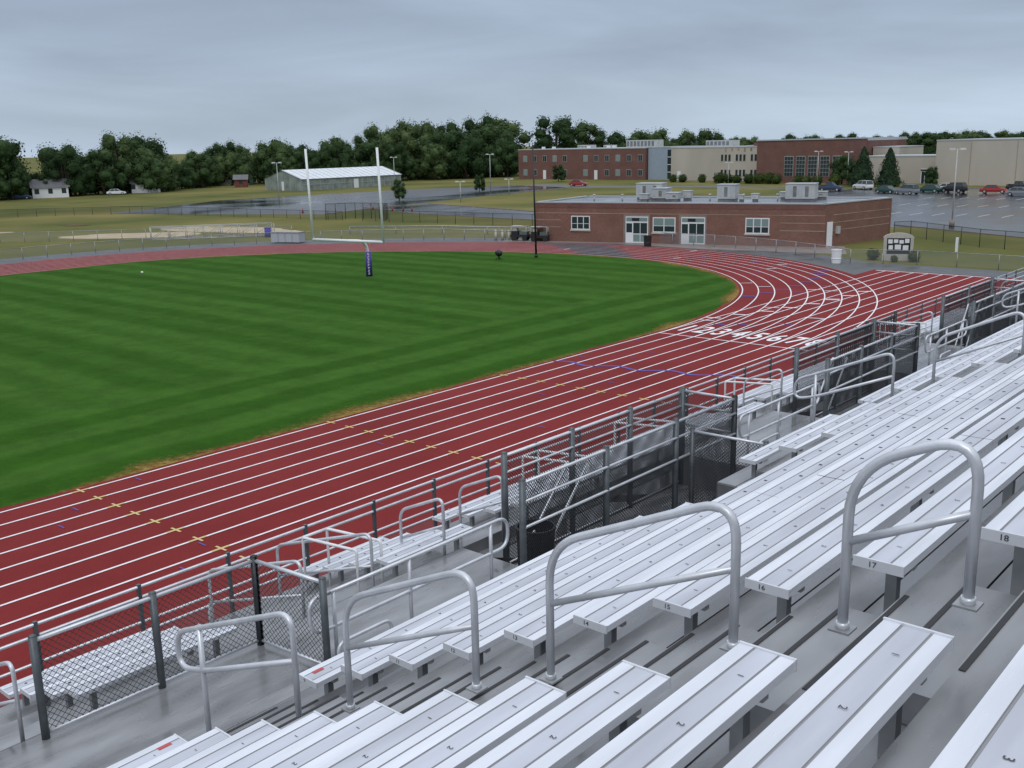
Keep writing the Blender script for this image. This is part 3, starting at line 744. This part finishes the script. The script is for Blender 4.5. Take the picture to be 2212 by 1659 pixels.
# ------------------------------------------------------------------ vehicles
for n,c in (('paint_red',(.35,.02,.02)),('paint_green',(.02,.07,.06)),('paint_grey',(.2,.22,.25)),('paint_white',(.7,.7,.7)),('paint_black',(.02,.02,.025)),('paint_blue',(.04,.06,.12))): M[n]=mat(n,c,.25,.2)
def car(x,y,rot,p,kind='sedan'):
    nm={'sedan':'parked_car','suv':'parked_suv','truck':'pickup_truck'}[kind]
    b=B(nm,[p,'glass','tyre','metal'])
    hz=.92 if kind=='sedan' else 1.1
    S_=[(-2.3,.4,.68,.72),(-2.2,.3,hz-.08,.85),(-1.6,.26,hz,.9),(1.0,.26,hz,.9),(1.5,.28,hz-.06,.9),(2.15,.3,hz-.22,.85),(2.3,.4,.6,.7)]
    ring=[]
    for (X,a,c,w) in S_:
        i=len(b.v);b.v+=[(X,-w,a),(X,-w*1.02,(a+c)/2),(X,-w*.93,c),(X,w*.93,c),(X,w*1.02,(a+c)/2),(X,w,a)];ring.append(i)
    k=b.mi(p)
    for i in range(len(ring)-1):
        for j in range(6): b.f.append((ring[i]+j,ring[i]+(j+1)%6,ring[i+1]+(j+1)%6,ring[i+1]+j));b.m.append(k);b.sm.append(False)
    for i in (ring[0],ring[-1]):
        b.f.append(tuple(i+j for j in range(6)));b.m.append(k);b.sm.append(False)
    tp=1.43 if kind=='sedan' else 1.75
    if kind=='sedan':X=(-1.75,1.05,-1.15,.3)
    elif kind=='suv':X=(-2.15,1.0,-1.85,.35)
    else:X=(-.9,1.0,-.7,.35)
    b.hexa([(X[0],-.82,hz-.01),(X[1],-.82,hz-.01),(X[1],.82,hz-.01),(X[0],.82,hz-.01),(X[2],-.64,tp),(X[3],-.64,tp),(X[3],.64,tp),(X[2],.64,tp)],'glass')
    b.box(X[2]-.03,X[3]+.03,-.67,.67,tp,tp+.05,p)
    for sg in (-1,1):
        for (xa,xb_) in ((X[0],X[2]),(X[1],X[3]),((X[0]+X[1])/2,(X[2]+X[3])/2)):
            b.tube([(xa,sg*.83,hz),(xb_,sg*.66,tp)],.04,p,4)
    if kind=='truck':
        for sg in (-1,1): b.box(-2.2,-1.0,sg*.8-.05,sg*.8+.05,hz,hz+.12,p)
    for wx in (-1.45,1.45):
        for sg in (-1,1):
            b.tube([(wx,sg*.72,.34),(wx,sg*.93,.34)],.34,'tyre',14);b.tube([(wx,sg*.931,.34),(wx,sg*.95,.34)],.19,'metal',10)
    b.box(2.28,2.32,-.6,.6,.45,.55,'metal')
    b.obj(loc=(x,y,0.013),rot=rot)
car(-154,203.5,R(15),'paint_red');car(-86.5,196.5,R(8),'paint_blue','truck');car(-83.5,205,R(150),'paint_white','suv');car(-73.5,192,R(-20),'paint_green')
car(-69,189.5,R(160),'paint_grey','suv');car(-67.8,197.5,R(175),'paint_green');car(-66,203,R(10),'paint_white');car(-63.8,198.8,R(170),'paint_black','suv')
car(-56.4,197.5,R(10),'paint_red');car(-54.5,206.5,R(5),'paint_black','truck');car(-50,190,R(5),'paint_grey')
car(-244,132,R(60),'paint_white');car(-248,110,R(60),'paint_blue','suv')
def cart(x,y,rot):
    b=B('utility_cart',['chrome','black','tyre','white'])
    b.box(-1.0,1.0,-.5,.5,.4,.65,'black');b.box(-.9,-.1,-.48,.48,.65,1.05,'black');b.box(.05,.9,-.46,.46,.65,1.0,'chrome');b.box(-.7,-.3,-.3,.3,1.05,1.35,'metal')
    for X in (-.9,.85):
        for Y in (-.45,.45): b.tube([(X,Y,.65),(X,Y,1.55)],.03,'metal',6)
    for Y in (-.45,.45): b.tube([(-.9,Y,1.55),(.85,Y,1.55)],.03,'metal',6)
    b.box(-.95,.3,-.5,.5,1.56,1.6,'metal')
    for X in (-.65,.65):
        for Y in (-.56,.42): b.tube([(X,Y,.27),(X,Y+.14,.27)],.27,'tyre',14)
    b.tube([(1.0,0,.5),(1.35,0,.75)],.03,'black',6)
    b.obj(loc=(x,y,.008),rot=rot)
cart(-73.6,86.6,R(20));cart(-71.0,86.8,R(30))
for i in range(4):
    b=B('white_bollard',['stone']);x=-76.6+i*.8;y=85.9+.2*i
    b.tube([(x,y,0),(x,y,.95)],.16,'stone',10,r1=.12);b.ico((x,y,1.0),.16,'stone',1);b.obj()
b=B('equipment_box',['roofe','frame']);b.wall((-97,70.5),(-93.5,71.9),0,3.6,0,1.3,0.1,1.15,'roofe');b.wall((-97,70.5),(-93.5,71.9),-.06,3.66,-.06,1.36,1.15,1.25,'frame')
for t in (.9,1.8,2.7): b.wall((-97,70.5),(-93.5,71.9),t,t+.05,-.03,-.001,.12,1.13,'frame')
b.obj()
b=B('hurdle_storage_frame',['metal'])
P=Vector((-113,65));Q=Vector((-104.6,76.6))
for d in (0,1.6):
    for z in (.1,1.5): b.tube([(P.x-d,P.y+d*.5,z),(Q.x-d,Q.y+d*.5,z)],.05,'metal',6)
    for k in range(8):
        p=P+(Q-P)*k/7;q=P+(Q-P)*min(7,k+1)/7;b.tube([(p.x-d,p.y+d*.5,.1),(p.x-d,p.y+d*.5,1.5)],.045,'metal',6);b.tube([(p.x-d,p.y+d*.5,.1),(q.x-d,q.y+d*.5,1.5)],.03,'metal',5)
b.obj()
b=B('blue_drum',['blue']);b.tube([(-104,75.2,0),(-104,75.2,1.1)],.4,'blue',14);b.tube([(-104,75.2,1.1),(-104,75.2,1.15)],.42,'blue',14);b.obj()
b=B('traffic_cones',['paint_red'])
for (x,y) in ((-126,116),(-124.5,117),(-123,117.5),(-138,107),(-133,118)): b.tube([(x,y,0),(x,y,.75)],.16,'paint_red',8,r1=.03);b.box(x-.2,x+.2,y-.2,y+.2,.02,.06,'paint_red')
b.obj()
b=B('red_tarp',['brownr']);blob(b,-148,73,2.2,.8,R(30),.06,'brownr',2);b.obj()
b=B('memorial_sign',['stone','black','white'])
P=(-33.5,87.2);Q=(-31.2,88.4)
b.wall(P,Q,0,2.6,0,.4,0,.55,'stone');b.wall(P,Q,.1,.35,.05,.35,.55,1.9,'stone');b.wall(P,Q,2.25,2.5,.05,.35,.55,1.9,'stone')
b.wall(P,Q,.351,2.249,.1,.3,.55,1.9,'black')
Pv=Vector(P);u=(Vector(Q)-Pv).normalized()
pts=[];pts2=[];nn=Vector((-u.y,u.x))
for k in range(13):
    t=math.pi*k/12;a=1.3-1.25*math.cos(t);z=1.905+.45*math.sin(t);p=Pv+u*a+nn*.05;q=Pv+u*a+nn*.35;pts.append((p.x,p.y,z));pts2.append((q.x,q.y,z))
b.face(pts,'stone');b.face(pts2[::-1],'stone')
for k in range(12): b.face([pts[k],pts[k+1],pts2[k+1],pts2[k]],'stone')
for (a,c,z0,z1) in ((.45,.8,1.45,1.8),(.9,1.25,1.5,1.8),(1.35,1.7,1.45,1.75),(1.8,2.15,1.5,1.85),(.5,.85,.95,1.3),(1.0,1.5,.95,1.35),(1.65,2.1,.9,1.3)):
    b.wall(P,Q,a,c,.07,.099,z0,z1,'white')
b.obj()
b=B('white_marker_post',['white']);b.box(-30.6,-30.4,97,97.2,0,1.3,'white');b.obj()
# ------------------------------------------------------------------ vegetation
def leafquad(b,p,nrm,sz,m):
    t=Vector((random.uniform(-1,1),random.uniform(-1,1),random.uniform(-1,1))).cross(nrm)
    if t.length<.05: t=Vector((1,0,0))
    t.normalize();s_=nrm.cross(t).normalized();a=sz*random.uniform(.6,1.3);c=sz*random.uniform(.5,1.1)
    b.face([p-t*a,p-s_*c*.8,p+t*a*.9,p+s_*c],m)
def deciduous(seed,H=16,W=12,nl=5200,leaf='leaf'):
    random.seed(seed);b=B('tree_mesh',[leaf,'bark'])
    b.tube([(0,0,0),(.1,.1,H*.2),(0,.2,H*.45),(.2,0,H*.7)],W*.035,'bark',8,r1=W*.012)
    lobes=[]
    nL=random.randint(17,22)
    for i in range(nL):
        f=(i+.5)/nL;z=H*(.18+.70*f);env=min(1,(1-((z/H-.5)/.56)**2))**.5 if abs(z/H-.5)<.56 else .2
        a=i*2.4+random.uniform(-.6,.6);rr=W*.5*env*random.uniform(.3,.8)
        r_=W*random.uniform(.125,.235)*(1.05-.25*f)
        c=Vector((rr*math.cos(a),rr*math.sin(a),min(z,H-r_)));lobes.append((c,r_))
        b.tube([(0,.1,H*.15+.3*z*.5),tuple(c*.6+Vector((0,0,z*.25))),tuple(c)],W*.014,'bark',5,r1=W*.004)
        b.ico(tuple(c),r_*.72,leaf,2,.5)
    for i in range(nl):
        c,r_=random.choice(lobes)
        d=Vector((random.gauss(0,1),random.gauss(0,1),random.gauss(0,1)+.2)).normalized()
        p=c+d*r_*random.uniform(.68,1.22)*(1+.38*noise.noise(d*2+c))
        nrm=(d*1.3+Vector((random.uniform(-.8,.8),random.uniform(-.8,.8),random.uniform(-.4,.8)))).normalized()
        leafquad(b,p,nrm,random.uniform(.12,.26)*W/11,leaf)
    o=b.obj();me=o.data;bpy.data.objects.remove(o);return me
def conifer(seed,H=7,W=5.6,nl=2600,leaf='pine'):
    random.seed(seed);b=B('conifer_mesh',[leaf,'bark']);b.tube([(0,0,0),(0,0,H*.9)],.14,'bark',6,r1=.04)
    for k in range(9):
        z=H*(.1+.8*k/9);r_=W*.5*(1-.85*((k/9)))
        b.ico((0,0,z+.2),r_*.66,leaf,2,.5,(1,1,.6))
    for i in range(nl):
        z=random.random()**1.25;a=random.uniform(0,6.283);rad=W*.5*(1-z)**.65*(.8+.5*noise.noise(Vector((z*5,math.cos(a)*1.5,math.sin(a)*1.5+seed))));q=random.uniform(.65,1.12)
        p=Vector((rad*q*math.cos(a),rad*q*math.sin(a),H*(.05+.95*z)))
        leafquad(b,p,Vector((math.cos(a),math.sin(a),random.uniform(-.3,.8))).normalized(),.17*H/7,leaf)
    o=b.obj();me=o.data;bpy.data.objects.remove(o);return me
def shrub(seed,nl=900):
    random.seed(seed);b=B('shrub_mesh',['hedge','bark']);b.ico((0,0,.95),.8,'hedge',2,.4,(1,1,.95));b.tube([(0,0,0),(0,0,.6)],.08,'bark',5)
    for i in range(nl):
        d=Vector((random.gauss(0,1),random.gauss(0,1),random.gauss(0,1))).normalized();p=Vector((0,0,1.0))+d*random.uniform(.8,1.15)*(1+.3*noise.noise(d*2+Vector((seed,0,0))));p.z=max(.05,p.z)
        leafquad(b,p,(d+Vector((random.uniform(-.6,.6),)*3)).normalized(),.12,'hedge')
    o=b.obj();me=o.data;bpy.data.objects.remove(o);return me
T=[deciduous(s,16,w) for s,w in ((11,15),(12,17),(13,13),(14,16),(15,12),(16,19))]
CF=[conifer(21),conifer(22)];SH=[shrub(31),shrub(32)]
def inst(name,me,x,y,sc,sz=None,parent=None):
    o=bpy.data.objects.new(name,me);col.objects.link(o);o.location=(x,y,-.1*sc);o.scale=(sc*random.uniform(.85,1.15),sc*random.uniform(.85,1.15),sz or sc);o.rotation_euler=(0,0,random.uniform(0,6.28))
    if parent:o.parent=parent
    return o
random.seed(99)
tl=empty('tree_line')
ctrl=[(-262,-60,15),(-256,40,15.5),(-250,90,15.5),(-247,103,15.5),(-248,118,12.5),(-248,130,14.5),(-247,148,14),(-256,160,11.5),(-262,172,13),(-266,190,11.5),(-248,206,13.5),(-238,216,15.5),(-230,226,17.5),(-224,240,18.5),(-222,255,16),(-220,268,16.5)]
for i in range(len(ctrl)-1):
    a=Vector(ctrl[i]);c=Vector(ctrl[i+1]);L_=(Vector((c.x-a.x,c.y-a.y,0))).length;n=max(1,int(L_/8))
    for k in range(n):
        p=a+(c-a)*(k+random.random()*.6)/n
        for row in range(3):
            h=p.z*random.uniform(.68,1.15)*(1 if row else .82)
            inst('tree_crown',random.choice(T),p.x-row*7-random.uniform(-2,2),p.y+row*3+random.uniform(-3,3),h/16,parent=tl)
    for k in range(int(L_/2.3)):
        p=a+(c-a)*random.random();inst('understory',random.choice(T),p.x-random.uniform(2,9),p.y,random.uniform(.26,.46),parent=tl)
for (x,y,h) in ((-226,286,20),(-219,292,18),(-214,300,15),(-208,305,13),(-187,284,14.5),(-178,292,14),(-170,296,12),(-164,284,14),(-240,262,20.5),(-236,268,20),(-247,255,18.5),(-262,232,18)):
    inst('tree_crown',random.choice(T),x,y,h/16,parent=tl)
dt=empty('distant_trees')
for k in range(150):
    az=R(36-75*k/150+random.uniform(-.4,.4));d=random.uniform(470,560);inst('tree_crown',random.choice(T),-d*math.sin(az),d*math.cos(az),random.uniform(.56,.8),parent=dt).scale.x*=1.6
random.seed(41)
inst('conifer_tree',CF[0],-88.5,217,1.2,1.2);inst('conifer_tree',CF[1],-83.5,218.5,1.1,1.15);inst('ornamental_tree',T[0],-92,222,.36,.36)
inst('ornamental_tree',T[3],-97,226,.36,.42)
inst('sapling_tree',T[4],-150,140,.22,.27);inst('sapling_tree',T[2],-158,172,.22,.26)
inst('ornamental_tree',T[2],-178,226,.3);inst('ornamental_tree',T[0],-76,222,.25,.26)
sh=empty('shrub_row')
for (x,y) in ((-143,229),(-140,228.5),(-134,228),(-128,226),(-125.5,226),(-123,225.5),(-119.5,225),(-117,225),(-114,224.5),(-112,224),(-106,223),(-104,223),(-101,222),(-96.5,221)):
    inst('shrub',random.choice(SH),x,y,random.uniform(1.0,1.35),parent=sh)
inst('shrub',SH[0],-34.3,87.3,.5);inst('shrub',SH[1],-30.9,87.5,.5);inst('shrub',SH[1],-32.2,86.6,.3)
# ------------------------------------------------------------------ sky & light
w=bpy.data.worlds.new('World');scene.world=w;w.use_nodes=True;nt=w.node_tree;N=nt.nodes;L=nt.links
bg=N['Background'];tc=N.new('ShaderNodeTexCoord')
sky=N.new('ShaderNodeTexSky');sky.sky_type='NISHITA';sky.sun_disc=False;sky.sun_elevation=R(50);sky.sun_rotation=R(150)
sp=N.new('ShaderNodeSeparateXYZ');L.new(tc.outputs['Generated'],sp.inputs[0])
rp=N.new('ShaderNodeValToRGB');L.new(sp.outputs[2],rp.inputs[0]);el=rp.color_ramp.elements
el[0].position=0;el[0].color=(.46,.56,.68,1);el[1].position=1;el[1].color=(.86,.92,1,1)
for p,c in ((.035,(.42,.515,.63,1)),(.075,(.37,.45,.57,1)),(.14,(.33,.40,.51,1)),(.3,(.46,.50,.58,1))):
    q=el.new(p);q.color=c
mp=N.new('ShaderNodeMapping');mp.inputs['Scale'].default_value=(1,1,6);mp.inputs['Rotation'].default_value=(.03,.06,0);L.new(tc.outputs['Generated'],mp.inputs[0])
no=N.new('ShaderNodeTexNoise');no.inputs['Scale'].default_value=2.6;no.inputs['Detail'].default_value=7;no.inputs['Roughness'].default_value=.5;no.inputs['Distortion'].default_value=.5;L.new(mp.outputs[0],no.inputs['Vector'])
mr=N.new('ShaderNodeMapRange');mr.inputs['From Min'].default_value=.3;mr.inputs['From Max'].default_value=.7;mr.inputs['To Min'].default_value=.8;mr.inputs['To Max'].default_value=1.18;L.new(no.outputs[0],mr.inputs['Value'])
z2=N.new('ShaderNodeMapRange');z2.inputs['From Min'].default_value=.15;z2.inputs['From Max'].default_value=.8;z2.inputs['To Min'].default_value=1;z2.inputs['To Max'].default_value=1.35;L.new(sp.outputs[2],z2.inputs['Value'])
ml=N.new('ShaderNodeMath');ml.operation='MULTIPLY';L.new(mr.outputs[0],ml.inputs[0]);L.new(z2.outputs[0],ml.inputs[1])
vs=N.new('ShaderNodeVectorMath');vs.operation='SCALE';L.new(rp.outputs[0],vs.inputs[0]);L.new(ml.outputs[0],vs.inputs['Scale'])
v2=N.new('ShaderNodeVectorMath');v2.operation='SCALE';v2.inputs['Scale'].default_value=.006;L.new(sky.outputs[0],v2.inputs[0])
va=N.new('ShaderNodeVectorMath');va.operation='ADD';L.new(vs.outputs[0],va.inputs[0]);L.new(v2.outputs[0],va.inputs[1])
L.new(va.outputs[0],bg.inputs[0]);bg.inputs[1].default_value=1
sl=bpy.data.lights.new('sun','SUN');sl.energy=.75;sl.angle=R(20);sl.color=(1,.97,.93);so=bpy.data.objects.new('sun',sl);col.objects.link(so)
az=R(150);elv=R(50);d=Vector((math.sin(az)*math.cos(elv),math.cos(az)*math.cos(elv),math.sin(elv)));so.rotation_euler=(-d).to_track_quat('-Z','Y').to_euler()
# ------------------------------------------------------------------ camera
th=R(41);p=R(13.2);r=R(1.2)
F=Vector((-math.sin(th)*math.cos(p),math.cos(th)*math.cos(p),-math.sin(p)));Rt=Vector((math.cos(th),math.sin(th),0));U=Rt.cross(F)
cr=Rt*math.cos(r)-U*math.sin(r);cu=U*math.cos(r)+Rt*math.sin(r)
m=Matrix((cr,cu,-F)).transposed().to_4x4();m.translation=Vector((0,0,10.4))
cam=bpy.data.cameras.new('camera');cam.sensor_width=36;cam.lens=36;cam.clip_end=6000;cam.clip_start=.05
co=bpy.data.objects.new('camera',cam);col.objects.link(co);co.matrix_world=m;scene.camera=co
scene.view_settings.view_transform='Standard';scene.view_settings.look='None';scene.view_settings.exposure=0
